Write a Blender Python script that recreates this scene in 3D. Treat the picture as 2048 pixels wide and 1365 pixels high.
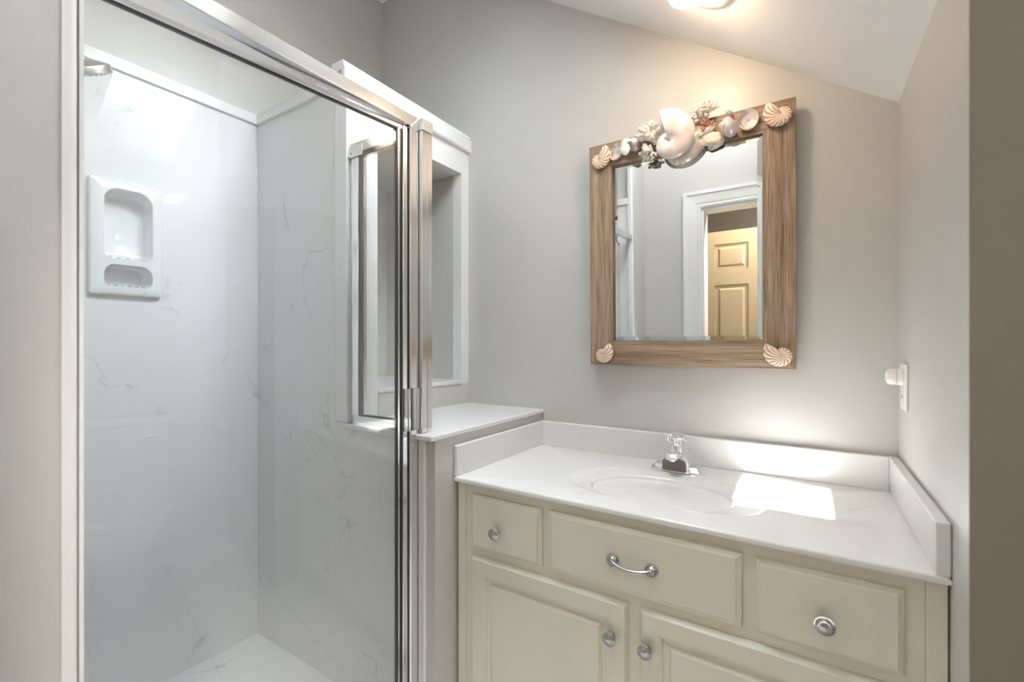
import bpy, bmesh, math, random
from mathutils import Vector, Matrix, noise as mnoise

for o in list(bpy.data.objects):
    bpy.data.objects.remove(o)
S = bpy.context.scene
COL = S.collection
PI = math.pi
random.seed(7)

# ------------------------------------------------------------------ camera, world, sun, exposure
cam_d = bpy.data.cameras.new('camera')
cam = bpy.data.objects.new('camera', cam_d)
COL.objects.link(cam)
cam.location = (0, 0, 1.13)
cam.rotation_euler = (PI / 2, 0, math.radians(32.888))
cam_d.sensor_width = 36
cam_d.sensor_fit = 'HORIZONTAL'
cam_d.lens = 915.73 / 2048 * 36
cam_d.shift_y = (687.1 - 682.5) / 2048
cam_d.clip_start = 0.01
cam_d.dof.use_dof = True
cam_d.dof.focus_distance = 1.75
cam_d.dof.aperture_fstop = 3.2
S.camera = cam

S.view_settings.view_transform = 'Standard'
S.view_settings.look = 'None'
S.view_settings.gamma = 1
S.view_settings.use_curve_mapping = False
S.view_settings.exposure = 3.14
S.cycles.use_denoising = True
S.cycles.max_bounces = 14
S.cycles.diffuse_bounces = 8
S.cycles.glossy_bounces = 8
S.cycles.transparent_max_bounces = 16
S.cycles.transmission_bounces = 10
S.cycles.sample_clamp_indirect = 12
S.cycles.caustics_reflective = False
S.cycles.caustics_refractive = False

W = bpy.data.worlds.new('sky')
S.world = W
W.use_nodes = True
bg = W.node_tree.nodes['Background']
bg.inputs[0].default_value = (0.84, 0.93, 1.0, 1)
bg.inputs[1].default_value = 7.5

sun_d = bpy.data.lights.new('sun', 'SUN')
sun_d.energy = 7.5
sun_d.angle = math.radians(0.7)
sun_d.color = (1.0, 0.97, 0.93)
sun = bpy.data.objects.new('sun', sun_d)
COL.objects.link(sun)
sun.rotation_euler = Vector((0.33, 0.23, -1.0)).to_track_quat('-Z', 'Y').to_euler()
sun.location = (-1.5, 0, 4)

# ------------------------------------------------------------------ materials
def nt(name):
    m = bpy.data.materials.new(name)
    m.use_nodes = True
    t = m.node_tree
    return m, t, t.nodes['Principled BSDF']

def N(t, kind, **kw):
    n = t.nodes.new(kind)
    for k, v in kw.items():
        setattr(n, k, v)
    return n

def simple(name, col, rough=0.5, metal=0.0, coat=0.0, emit=None, estr=0, spec=0.5):
    m, t, b = nt(name)
    b.inputs['Base Color'].default_value = (*col, 1)
    b.inputs['Roughness'].default_value = rough
    b.inputs['Metallic'].default_value = metal
    b.inputs['Coat Weight'].default_value = coat
    b.inputs['Coat Roughness'].default_value = 0.05
    b.inputs['Specular IOR Level'].default_value = spec
    if emit:
        b.inputs['Emission Color'].default_value = (*emit, 1)
        b.inputs['Emission Strength'].default_value = estr
    return m

def paint(name, col, rough=0.42, bump=0.12, scale=260, var=0.03):
    m, t, b = nt(name)
    tc = N(t, 'ShaderNodeTexCoord')
    n1 = N(t, 'ShaderNodeTexNoise')
    n1.inputs['Scale'].default_value = scale
    n1.inputs['Detail'].default_value = 2
    t.links.new(tc.outputs['Object'], n1.inputs['Vector'])
    n2 = N(t, 'ShaderNodeTexNoise')
    n2.inputs['Scale'].default_value = 3
    t.links.new(tc.outputs['Object'], n2.inputs['Vector'])
    mx = N(t, 'ShaderNodeMixRGB')
    mx.inputs[1].default_value = (*[c * (1 - var) for c in col], 1)
    mx.inputs[2].default_value = (*[c * (1 + var) for c in col], 1)
    t.links.new(n2.outputs['Fac'], mx.inputs[0])
    t.links.new(mx.outputs[0], b.inputs['Base Color'])
    bp = N(t, 'ShaderNodeBump')
    bp.inputs['Strength'].default_value = bump
    bp.inputs['Distance'].default_value = 0.002
    t.links.new(n1.outputs['Fac'], bp.inputs['Height'])
    t.links.new(bp.outputs[0], b.inputs['Normal'])
    b.inputs['Roughness'].default_value = rough
    return m

def marble(name, col, vein, amount=0.5, scale=2.2, rough=0.1, coat=0.4, spec=0.5):
    m, t, b = nt(name)
    tc = N(t, 'ShaderNodeTexCoord')
    n1 = N(t, 'ShaderNodeTexNoise')
    n1.inputs['Scale'].default_value = scale
    n1.inputs['Detail'].default_value = 6
    n1.inputs['Distortion'].default_value = 1.2
    t.links.new(tc.outputs['Object'], n1.inputs['Vector'])
    s = N(t, 'ShaderNodeMath', operation='SUBTRACT')
    s.inputs[1].default_value = 0.5
    t.links.new(n1.outputs['Fac'], s.inputs[0])
    a = N(t, 'ShaderNodeMath', operation='ABSOLUTE')
    t.links.new(s.outputs[0], a.inputs[0])
    r = N(t, 'ShaderNodeMapRange')
    r.inputs[1].default_value = 0.0
    r.inputs[2].default_value = 0.014
    r.inputs[3].default_value = 1
    r.inputs[4].default_value = 0
    t.links.new(a.outputs[0], r.inputs[0])
    n2 = N(t, 'ShaderNodeTexNoise')
    n2.inputs['Scale'].default_value = scale * 2.1
    mp = N(t, 'ShaderNodeMapping')
    mp.inputs['Location'].default_value = (3.1, 5.7, 1.3)
    t.links.new(tc.outputs['Object'], mp.inputs['Vector'])
    t.links.new(mp.outputs[0], n2.inputs['Vector'])
    r2 = N(t, 'ShaderNodeMapRange')
    r2.inputs[1].default_value = 0.53
    r2.inputs[2].default_value = 0.68
    t.links.new(n2.outputs['Fac'], r2.inputs[0])
    mu = N(t, 'ShaderNodeMath', operation='MULTIPLY')
    t.links.new(r.outputs[0], mu.inputs[0])
    t.links.new(r2.outputs[0], mu.inputs[1])
    m2 = N(t, 'ShaderNodeMath', operation='MULTIPLY')
    m2.inputs[1].default_value = amount
    t.links.new(mu.outputs[0], m2.inputs[0])
    mx = N(t, 'ShaderNodeMixRGB')
    mx.inputs[1].default_value = (*col, 1)
    mx.inputs[2].default_value = (*vein, 1)
    t.links.new(m2.outputs[0], mx.inputs[0])
    t.links.new(mx.outputs[0], b.inputs['Base Color'])
    b.inputs['Roughness'].default_value = rough
    b.inputs['Coat Weight'].default_value = coat
    b.inputs['Coat Roughness'].default_value = 0.03
    b.inputs['Specular IOR Level'].default_value = spec
    return m

def thin_glass(name, tint=(0.992, 0.997, 0.995), ior=1.6):
    m = bpy.data.materials.new(name)
    m.use_nodes = True
    t = m.node_tree
    t.nodes.clear()
    o = N(t, 'ShaderNodeOutputMaterial')
    tr = N(t, 'ShaderNodeBsdfTransparent')
    tr.inputs[0].default_value = (*tint, 1)
    gl = N(t, 'ShaderNodeBsdfGlossy')
    gl.inputs['Roughness'].default_value = 0.0
    fr = N(t, 'ShaderNodeFresnel')
    fr.inputs[0].default_value = ior
    geo = N(t, 'ShaderNodeNewGeometry')
    # reflect from both faces like a real pane: use the same index on back faces
    mixn = N(t, 'ShaderNodeMixRGB')
    mixn.inputs[1].default_value = (ior, ior, ior, 1)
    mixn.inputs[2].default_value = (1 / ior, 1 / ior, 1 / ior, 1)
    t.links.new(geo.outputs['Backfacing'], mixn.inputs[0])
    t.links.new(mixn.outputs[0], fr.inputs[0])
    mx = N(t, 'ShaderNodeMixShader')
    t.links.new(fr.outputs[0], mx.inputs[0])
    t.links.new(tr.outputs[0], mx.inputs[1])
    t.links.new(gl.outputs[0], mx.inputs[2])
    t.links.new(mx.outputs[0], o.inputs[0])
    return m

def wood(name, axis):
    m, t, b = nt(name)
    tc = N(t, 'ShaderNodeTexCoord')
    mp = N(t, 'ShaderNodeMapping')
    sc = [1, 1, 1]
    sc = [70, 70, 70]
    sc[axis] = 2.2
    mp.inputs['Scale'].default_value = sc
    t.links.new(tc.outputs['Object'], mp.inputs['Vector'])
    n1 = N(t, 'ShaderNodeTexNoise')
    n1.inputs['Scale'].default_value = 1.0
    n1.inputs['Detail'].default_value = 5
    n1.inputs['Distortion'].default_value = 0.6
    t.links.new(mp.outputs[0], n1.inputs['Vector'])
    mp2 = N(t, 'ShaderNodeMapping')
    sc2 = [420, 420, 420]
    sc2[axis] = 7
    mp2.inputs['Scale'].default_value = sc2
    t.links.new(tc.outputs['Object'], mp2.inputs['Vector'])
    n2 = N(t, 'ShaderNodeTexNoise')
    n2.inputs['Scale'].default_value = 1.0
    n2.inputs['Detail'].default_value = 3
    t.links.new(mp2.outputs[0], n2.inputs['Vector'])
    r1 = N(t, 'ShaderNodeValToRGB')
    r1.color_ramp.elements[0].position = 0.3
    r1.color_ramp.elements[0].color = (0.26, 0.175, 0.12, 1)
    r1.color_ramp.elements[1].position = 0.72
    r1.color_ramp.elements[1].color = (0.47, 0.345, 0.245, 1)
    t.links.new(n1.outputs['Fac'], r1.inputs[0])
    r2 = N(t, 'ShaderNodeValToRGB')
    r2.color_ramp.elements[0].position = 0.34
    r2.color_ramp.elements[0].color = (0.45, 0.4, 0.36, 1)
    r2.color_ramp.elements[1].position = 0.55
    r2.color_ramp.elements[1].color = (1, 1, 1, 1)
    t.links.new(n2.outputs['Fac'], r2.inputs[0])
    mx = N(t, 'ShaderNodeMixRGB', blend_type='MULTIPLY')
    mx.inputs[0].default_value = 0.85
    t.links.new(r1.outputs[0], mx.inputs[1])
    t.links.new(r2.outputs[0], mx.inputs[2])
    t.links.new(mx.outputs[0], b.inputs['Base Color'])
    bp = N(t, 'ShaderNodeBump')
    bp.inputs['Strength'].default_value = 0.35
    bp.inputs['Distance'].default_value = 0.001
    t.links.new(n2.outputs['Fac'], bp.inputs['Height'])
    t.links.new(bp.outputs[0], b.inputs['Normal'])
    b.inputs['Roughness'].default_value = 0.5
    return m

def tile_floor(name):
    m, t, b = nt(name)
    tc = N(t, 'ShaderNodeTexCoord')
    br = N(t, 'ShaderNodeTexBrick')
    br.offset = 0
    br.inputs['Color1'].default_value = (0.62, 0.62, 0.60, 1)
    br.inputs['Color2'].default_value = (0.66, 0.66, 0.64, 1)
    br.inputs['Mortar'].default_value = (0.33, 0.33, 0.32, 1)
    br.inputs['Scale'].default_value = 1
    br.inputs['Mortar Size'].default_value = 0.004
    br.inputs['Mortar Smooth'].default_value = 0.1
    br.inputs['Brick Width'].default_value = 0.31
    br.inputs['Row Height'].default_value = 0.31
    t.links.new(tc.outputs['Object'], br.inputs['Vector'])
    t.links.new(br.outputs['Color'], b.inputs['Base Color'])
    b.inputs['Roughness'].default_value = 0.25
    return m

def striped_shell(name):
    m, t, b = nt(name)
    uv = N(t, 'ShaderNodeUVMap')
    sep = N(t, 'ShaderNodeSeparateXYZ')
    t.links.new(uv.outputs[0], sep.inputs[0])
    nz = N(t, 'ShaderNodeTexNoise')
    nz.inputs['Scale'].default_value = 3.0
    nz.inputs['Detail'].default_value = 2
    t.links.new(uv.outputs[0], nz.inputs['Vector'])
    ma = N(t, 'ShaderNodeMath', operation='MULTIPLY_ADD')
    ma.inputs[1].default_value = 0.16
    t.links.new(nz.outputs['Fac'], ma.inputs[0])
    t.links.new(sep.outputs[0], ma.inputs[2])
    sn = N(t, 'ShaderNodeMath', operation='MULTIPLY')
    sn.inputs[1].default_value = 30 * 2 * PI
    t.links.new(ma.outputs[0], sn.inputs[0])
    si = N(t, 'ShaderNodeMath', operation='SINE')
    t.links.new(sn.outputs[0], si.inputs[0])
    rp = N(t, 'ShaderNodeMapRange')
    rp.inputs[1].default_value = -0.05
    rp.inputs[2].default_value = 0.35
    t.links.new(si.outputs[0], rp.inputs[0])
    # stripes fade out at the hub (v near .5 faces the viewer side hub)
    mx = N(t, 'ShaderNodeMixRGB')
    mx.inputs[1].default_value = (0.82, 0.76, 0.68, 1)
    mx.inputs[2].default_value = (0.50, 0.255, 0.13, 1)
    t.links.new(rp.outputs[0], mx.inputs[0])
    t.links.new(mx.outputs[0], b.inputs['Base Color'])
    b.inputs['Roughness'].default_value = 0.3
    return m

def pearl(name, c1, c2, scale=14):
    m, t, b = nt(name)
    tc = N(t, 'ShaderNodeTexCoord')
    n1 = N(t, 'ShaderNodeTexNoise')
    n1.inputs['Scale'].default_value = scale
    n1.inputs['Detail'].default_value = 3
    n1.inputs['Distortion'].default_value = 1.5
    t.links.new(tc.outputs['Object'], n1.inputs['Vector'])
    lw = N(t, 'ShaderNodeLayerWeight')
    lw.inputs[0].default_value = 0.35
    ad = N(t, 'ShaderNodeMath', operation='MULTIPLY_ADD')
    ad.inputs[1].default_value = 0.6
    t.links.new(lw.outputs['Facing'], ad.inputs[0])
    t.links.new(n1.outputs['Fac'], ad.inputs[2])
    rp = N(t, 'ShaderNodeValToRGB')
    e = rp.color_ramp.elements
    e[0].position = 0.35
    e[0].color = (*c1, 1)
    e[1].position = 0.95
    e[1].color = (*c2, 1)
    t.links.new(ad.outputs[0], rp.inputs[0])
    t.links.new(rp.outputs[0], b.inputs['Base Color'])
    b.inputs['Roughness'].default_value = 0.22
    b.inputs['Metallic'].default_value = 0.15
    b.inputs['Coat Weight'].default_value = 0.6
    b.inputs['Coat Roughness'].default_value = 0.12
    return m

def coral_mat(name, col, scale=500):
    m, t, b = nt(name)
    tc = N(t, 'ShaderNodeTexCoord')
    v = N(t, 'ShaderNodeTexVoronoi')
    v.inputs['Scale'].default_value = scale
    t.links.new(tc.outputs['Object'], v.inputs['Vector'])
    rp = N(t, 'ShaderNodeMapRange')
    rp.inputs[1].default_value = 0.05
    rp.inputs[2].default_value = 0.45
    t.links.new(v.outputs['Distance'], rp.inputs[0])
    mx = N(t, 'ShaderNodeMixRGB')
    mx.inputs[1].default_value = (*[c * 0.55 for c in col], 1)
    mx.inputs[2].default_value = (*col, 1)
    t.links.new(rp.outputs[0], mx.inputs[0])
    t.links.new(mx.outputs[0], b.inputs['Base Color'])
    bp = N(t, 'ShaderNodeBump')
    bp.inputs['Strength'].default_value = 0.7
    bp.inputs['Distance'].default_value = 0.002
    t.links.new(v.outputs['Distance'], bp.inputs['Height'])
    t.links.new(bp.outputs[0], b.inputs['Normal'])
    b.inputs['Roughness'].default_value = 0.75
    return m

M = {}
M['wall'] = paint('greige_wall_paint', (0.53, 0.52, 0.503), rough=0.38)
M['ceiling'] = paint('white_ceiling_paint', (0.82, 0.81, 0.80), rough=0.6, bump=0.06)
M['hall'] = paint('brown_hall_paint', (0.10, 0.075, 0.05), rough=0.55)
M['alcove'] = paint('painted_shade_wall', (0.26, 0.228, 0.178), rough=0.5)  # wall colour darkened to stand in for shade
M['trim'] = paint('white_trim_gloss', (0.72, 0.72, 0.715), rough=0.22, bump=0.02, scale=90, var=0.01)
M['marble'] = marble('cultured_marble_wall', (0.70, 0.703, 0.71), (0.38, 0.42, 0.42), 0.6, 2.4, rough=0.015, coat=0.0, spec=0.27)
M['top_marble'] = marble('cultured_marble_top', (0.69, 0.685, 0.68), (0.52, 0.43, 0.34), 0.35, 3.2, rough=0.08, coat=0.0, spec=0.3)
M['soap'] = marble('soap_dish_marble', (0.74, 0.745, 0.75), (0.5, 0.5, 0.5), 0.35, 9)
M['cream'] = paint('cream_cabinet_paint', (0.69, 0.665, 0.57), rough=0.33, bump=0.03, scale=120, var=0.015)
M['door_cream'] = paint('cream_door_paint', (0.43, 0.335, 0.205), rough=0.4, bump=0.03)
M['chrome'] = simple('polished_chrome', (0.86, 0.86, 0.87), 0.06, 1)
M['alu'] = simple('bright_aluminium', (0.86, 0.86, 0.87), 0.17, 1)
M['alu_matte'] = simple('satin_aluminium', (0.70, 0.71, 0.72), 0.32, 1)
M['nickel'] = simple('antique_nickel', (0.50, 0.48, 0.48), 0.24, 1)
M['nickel_dark'] = simple('nickel_recess', (0.10, 0.095, 0.095), 0.4, 1)
M['recess'] = simple('shaded_recess_chrome', (0.20, 0.185, 0.16), 0.45, 0.7)  # chrome darkened to stand in for the dark reflection below the spout
M['gasket'] = simple('black_rubber_gasket', (0.018, 0.018, 0.02), 0.35)
M['gasket_grey'] = simple('grey_vinyl_gasket', (0.13, 0.14, 0.145), 0.5)
M['glass'] = thin_glass('clear_pane')
M['sky_glass'] = thin_glass('skylight_pane', (0.95, 0.97, 0.98))
M['mirror'] = simple('silvered_mirror', (0.86, 0.88, 0.87), 0.0, 1)
M['wood_v'] = wood('weathered_wood_upright', 2)
M['wood_h'] = wood('weathered_wood_level', 0)
M['plastic'] = simple('white_plastic', (0.80, 0.79, 0.77), 0.3)
M['dark'] = simple('dark_slot', (0.03, 0.03, 0.03), 0.6)
M['floor'] = tile_floor('pale_floor_tile')
M['hall_floor'] = paint('tan_carpet', (0.42, 0.34, 0.25), rough=0.95, bump=0.5, scale=400)
M['porcelain'] = simple('white_porcelain', (0.82, 0.82, 0.81), 0.08, coat=0.5)
M['stripe'] = striped_shell('striped_nautilus')
M['pearl'] = pearl('pearl_nautilus', (0.62, 0.53, 0.50), (0.84, 0.82, 0.81), 22)
M['nacre'] = pearl('abalone_nacre', (0.48, 0.48, 0.50), (0.82, 0.74, 0.68), 30)
M['shell_cream'] = simple('cream_shell', (0.80, 0.72, 0.62), 0.35)
M['shell_tan'] = simple('tan_shell_lip', (0.72, 0.55, 0.38), 0.4)
M['coral'] = coral_mat('white_coral', (0.86, 0.82, 0.77))
M['coral_pit'] = coral_mat('pitted_coral', (0.84, 0.76, 0.66), 330)
M['coral_red'] = coral_mat('reddish_coral_base', (0.62, 0.33, 0.22))
M['bulb'] = simple('lit_bulb', (0.9, 0.85, 0.8), 0.4, emit=(1.0, 0.74, 0.50), estr=10)
M['ceiling_fill'] = simple('added_ceiling_glow', (0.9, 0.9, 0.88), 0.4, emit=(0.98, 0.99, 1.0), estr=5.5)
M['hall_fill'] = simple('added_hall_glow', (0.9, 0.88, 0.85), 0.4, emit=(1.0, 0.94, 0.87), estr=46)
m, t, b = nt('clear_acrylic')
b.inputs['Base Color'].default_value = (1, 1, 1, 1)
b.inputs['Transmission Weight'].default_value = 1
b.inputs['Roughness'].default_value = 0.02
b.inputs['IOR'].default_value = 1.45
M['acrylic'] = m

# ------------------------------------------------------------------ mesh helpers
def link(name, me, mat, parent=None):
    o = bpy.data.objects.new(name, me)
    if mat is not None:
        me.materials.append(mat)
    COL.objects.link(o)
    if parent is not None:
        o.parent = parent
        o.matrix_parent_inverse = parent.matrix_world.inverted() if False else Matrix.Translation(parent.location).inverted() @ Matrix.Identity(4)
        if parent.parent is not None:
            pass
    return o

ORIG = {}
def obj(name, bm, mat, parent=None, smooth=False, angle=35):
    """One mesh object; vertices are given in world space, also under a parent."""
    bmesh.ops.recalc_face_normals(bm, faces=bm.faces[:])
    if smooth:
        lim = math.radians(angle)
        for f in bm.faces:
            f.smooth = True
        for e in bm.edges:
            if len(e.link_faces) == 2:
                e.smooth = e.calc_face_angle(0) < lim
    me = bpy.data.meshes.new(name)
    off = Vector((0, 0, 0))
    if parent is not None:
        off = ORIG.get(parent.name, Vector((0, 0, 0)))
        for v in bm.verts:
            v.co -= off
    bm.to_mesh(me)
    bm.free()
    o = bpy.data.objects.new(name, me)
    if isinstance(mat, (list, tuple)):
        for mm in mat:
            me.materials.append(mm)
    else:
        me.materials.append(mat)
    COL.objects.link(o)
    if parent is not None:
        o.parent = parent
    ORIG[o.name] = off if parent is not None else Vector((0, 0, 0))
    return o

def tag(o, label=None, cat=None, group=None, kind=None):
    if label: o['label'] = label
    if cat: o['category'] = cat
    if group: o['group'] = group
    if kind: o['kind'] = kind
    return o

def thing(name, label, cat, loc=(0, 0, 0), group=None, kind=None):
    o = bpy.data.objects.new(name, None)
    COL.objects.link(o)
    o.empty_display_size = 0.05
    o.location = loc
    ORIG[o.name] = Vector(loc)
    return tag(o, label, cat, group, kind)

def struct(name, bm, mat, label, cat, parent=None, smooth=False):
    o = obj(name, bm, mat, parent, smooth)
    if parent is None:
        tag(o, label, cat, None, 'structure')
    return o

def box(bm, x0, x1, y0, y1, z0, z1, bev=0.0, seg=2):
    b2 = bmesh.new()
    vs = [b2.verts.new((x, y, z)) for x in (x0, x1) for y in (y0, y1) for z in (z0, z1)]
    for f in ((0, 1, 3, 2), (4, 6, 7, 5), (0, 4, 5, 1), (2, 3, 7, 6), (0, 2, 6, 4), (1, 5, 7, 3)):
        b2.faces.new([vs[i] for i in f])
    bmesh.ops.recalc_face_normals(b2, faces=b2.faces[:])
    if bev > 0:
        bmesh.ops.bevel(b2, geom=b2.edges[:], offset=bev, segments=seg, profile=0.5, affect='EDGES')
    merge(bm, b2)
    return bm

def merge(bm, b2):
    me = bpy.data.meshes.new('tmp')
    b2.to_mesh(me)
    b2.free()
    bm.from_mesh(me)
    bpy.data.meshes.remove(me)

def B(*a, **k):
    return box(bmesh.new(), *a, **k)

def prism(bm, pts, vec):
    """closed polygon pts (3D) extruded along vec"""
    vec = Vector(vec)
    a = [bm.verts.new(Vector(p)) for p in pts]
    c = [bm.verts.new(Vector(p) + vec) for p in pts]
    n = len(a)
    bm.faces.new(a)
    bm.faces.new(c[::-1])
    for i in range(n):
        bm.faces.new((a[i], a[(i + 1) % n], c[(i + 1) % n], c[i]))
    return bm

def basis(axis):
    w = Vector(axis).normalized()
    u = w.orthogonal().normalized()
    return u, w.cross(u), w

def lathe(bm, prof, origin, axis=(0, 0, 1), seg=32, flute=0, famp=0.0, caps=True):
    u, v, w = basis(axis)
    o = Vector(origin)
    rings = []
    for r, h in prof:
        ring = []
        for i in range(seg):
            a = 2 * PI * i / seg
            rr = r * (1 + (famp * math.cos(flute * a) if flute else 0))
            ring.append(bm.verts.new(o + u * rr * math.cos(a) + v * rr * math.sin(a) + w * h))
        rings.append(ring)
    for a, c in zip(rings, rings[1:]):
        for i in range(seg):
            j = (i + 1) % seg
            bm.faces.new((a[i], a[j], c[j], c[i]))
    if caps:
        bm.faces.new(rings[0][::-1])
        bm.faces.new(rings[-1])
    return bm

def loft(bm, rings, close=True, caps=True):
    rs = [[bm.verts.new(Vector(p)) for p in r] for r in rings]
    n = len(rs[0])
    for a, c in zip(rs, rs[1:]):
        for i in range(n if close else n - 1):
            j = (i + 1) % n
            bm.faces.new((a[i], a[j], c[j], c[i]))
    if caps:
        bm.faces.new(rs[0][::-1])
        bm.faces.new(rs[-1])
    return bm

def tube(bm, path, radii, seg=10):
    path = [Vector(p) for p in path]
    if not hasattr(radii, '__len__'):
        radii = [radii] * len(path)
    rings = []
    prev = None
    for i, p in enumerate(path):
        d = (path[min(i + 1, len(path) - 1)] - path[max(i - 1, 0)]).normalized()
        if prev is None:
            u = d.orthogonal().normalized()
        else:
            u = (prev - d * prev.dot(d)).normalized()
        prev = u
        v = d.cross(u)
        rings.append([p + (u * math.cos(2 * PI * k / seg) + v * math.sin(2 * PI * k / seg)) * radii[i] for k in range(seg)])
    return loft(bm, rings)

def ball(bm, c, r, sub=1, scale=(1, 1, 1)):
    mt = Matrix.Translation(Vector(c)) @ Matrix.Diagonal((*scale, 1))
    bmesh.ops.create_icosphere(bm, subdivisions=sub, radius=r, matrix=mt)
    return bm

def rings_panel(bm, x0, x1, z0, z1, yb, prof, sgn=-1):
    """rectangular rings (inset, rise towards sgn*y) from the back plane yb, closed in the middle"""
    rings = []
    for ins, rise in prof:
        y = yb + sgn * rise
        rings.append([(x0 + ins, y, z0 + ins), (x1 - ins, y, z0 + ins), (x1 - ins, y, z1 - ins), (x0 + ins, y, z1 - ins)])
    return loft(bm, rings)

def move(bm, mt):
    bmesh.ops.transform(bm, matrix=mt, verts=bm.verts[:])
    return bm

# ------------------------------------------------------------------ setting
D = 1.57
XL, XR = -1.788, 0.2012
ZC = 2.83
def slope(x): return 1.90 - 0.6617 * x
YS = 0.74      # near edge of the sloped ceiling
XK = (1.90 - ZC) / 0.6617   # where the slope meets the flat ceiling

struct('floor', B(XL - .1, 1.15, -.15, D + .1, -.1, 0), M['floor'], 'pale square floor tiles with grey grout', 'floor')
struct('wall_back', B(XL - .1, XR + .1, D, D + .1, 0, 3.0), M['wall'], 'greige wall behind the shell mirror and vanity', 'wall')
struct('wall_left', B(XL - .1, XL, -.15, D, 0, 3.0), M['wall'], 'greige wall on the far left above the shower panel', 'wall')
bm = B(XR, 1.05, .942, D, 0, 3.0)
struct('wall_right', bm, M['wall'], 'greige wall at the right end of the vanity with outside corner', 'wall')
struct('wall_alcove_shade', B(XR + .0006, 1.05, .9395, .9415, 0, 3.0), M['alcove'], 'wall turning the corner at the right edge, shade painted into its colour', 'wall')  # thin sheet over the greige wall, shade painted into its colour
struct('wall_alcove', B(1.05, 1.15, -.15, .942, 0, 3.0), M['wall'], 'greige wall behind the toilet', 'wall')
# near wall with the doorway
OX0, OX1, OZ = -0.57, 0.14, 1.935
bm = bmesh.new()
box(bm, XL, OX0, -.15, -.03, 0, 3.0)
box(bm, OX1, 1.05, -.15, -.03, 0, 3.0)
box(bm, OX0, OX1, -.15, -.03, OZ, 3.0)
struct('wall_rear', bm, M['wall'], 'greige wall with the doorway, seen in the mirror', 'wall')
bm = B(XL, -.93, -.03, .207, 0, 3.0)
struct('wall_shower_near', bm, M['wall'], 'greige wall end at the left edge beside the shower door', 'wall')

# ceilings; the skylight well is cut through the slope
SX0, SX1, SY0, SY1, SD = -0.90, -0.435, 0.80, 1.155, 0.20
nrm = Vector((0.6617, 0, 1)).normalized()
bm = bmesh.new()
def sp(x, y, d=0.0): return Vector((x, y, slope(x))) + nrm * d
def slab(bm, x0, x1, y0, y1, th=.2):
    loft(bm, [[sp(x0, y0), sp(x1, y0), sp(x1, y1), sp(x0, y1)], [sp(x0, y0, th), sp(x1, y0, th), sp(x1, y1, th), sp(x0, y1, th)]])
WD = .153                       # roof thickness, square to the slope
WX0, WX1 = -.779, -.47          # glazed opening at the top of the well
def quad(a, b_, c_, d_):
    bm.faces.new([bm.verts.new(p) for p in (a, b_, c_, d_)])
def slab(bm, x0, x1, y0, y1, t0=None, t1=None):
    """piece of the roof between ceiling face and roof face; t0/t1 give the x of its ends on the roof face"""
    def tp(x, y, xt): return Vector((xt, y, slope(xt) + WD / nrm.z))
    t0 = x0 + WD * nrm.x if t0 is None else t0
    t1 = x1 + WD * nrm.x if t1 is None else t1
    loft(bm, [[sp(x0, y0), sp(x1, y0), sp(x1, y1), sp(x0, y1)], [tp(x0, y0, t0), tp(x1, y0, t1), tp(x1, y1, t1), tp(x0, y1, t0)]])
slab(bm, XK, SX0, YS, D, None, WX0)
slab(bm, SX1, XR + .02, YS, D, WX1, None)
slab(bm, SX0, SX1, YS, SY0, WX0, WX1)
slab(bm, SX0, SX1, SY1, D, WX0, WX1)
# soffit face closing the near edge of the slope
prism(bm, [(XK, YS, ZC + .02), (XR, YS, slope(XR)), (XR, YS, ZC + .02)], (0, -.02, 0))
struct('ceiling_slope', bm, M['ceiling'], 'white sloped ceiling above the mirror with skylight well', 'ceiling')
bm = bmesh.new()
box(bm, XL, XK, -.03, D, ZC, ZC + .1)
box(bm, XK, 1.05, -.03, YS, ZC, ZC + .1)
box(bm, XR, 1.05, YS, .942, ZC, ZC + .1)
struct('ceiling_flat', bm, M['ceiling'], 'flat white ceiling high over the shower', 'ceiling')

wn = thing('window_1', 'skylight let into the sloped ceiling, reflected in the shower wall', 'skylight', (0, 0, 0), kind='structure')
def bar(bm, x0, x1, y0, y1, d0, d1):
    def tp(x, y, d): return Vector((x, y, slope(x) + (WD + d) / nrm.z))
    loft(bm, [[tp(x0, y0, d0), tp(x1, y0, d0), tp(x1, y1, d0), tp(x0, y1, d0)], [tp(x0, y0, d1), tp(x1, y0, d1), tp(x1, y1, d1), tp(x0, y1, d1)]])
bm = bmesh.new()
bar(bm, WX0 - .03, WX0, SY0 - .03, SY1 + .03, .001, .03)
bar(bm, WX1, WX1 + .03, SY0 - .03, SY1 + .03, .001, .03)
bar(bm, WX0, WX1, SY0 - .03, SY0, .001, .03)
bar(bm, WX0, WX1, SY1, SY1 + .03, .001, .03)
obj('window_frame', bm, M['trim'], wn)
bm = bmesh.new()
bar(bm, WX0 + .0003, WX1 - .0003, SY0 + .0003, SY1 - .0003, .012, .018)
obj('window_pane', bm, M['sky_glass'], wn)
pl = bpy.data.lights.new('skylight_portal', 'AREA')
pl.shape = 'RECTANGLE'
pl.size = SY1 - SY0
pl.size_y = (WX1 - WX0) / .834
pl.cycles.is_portal = True
po = bpy.data.objects.new('skylight_portal', pl)
COL.objects.link(po)
po.location = Vector(((WX0 + WX1) / 2, (SY0 + SY1) / 2, slope((WX0 + WX1) / 2) + (WD + .035) / nrm.z))
po.rotation_euler = (-nrm).to_track_quat('-Z', 'X').to_euler()

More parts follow.
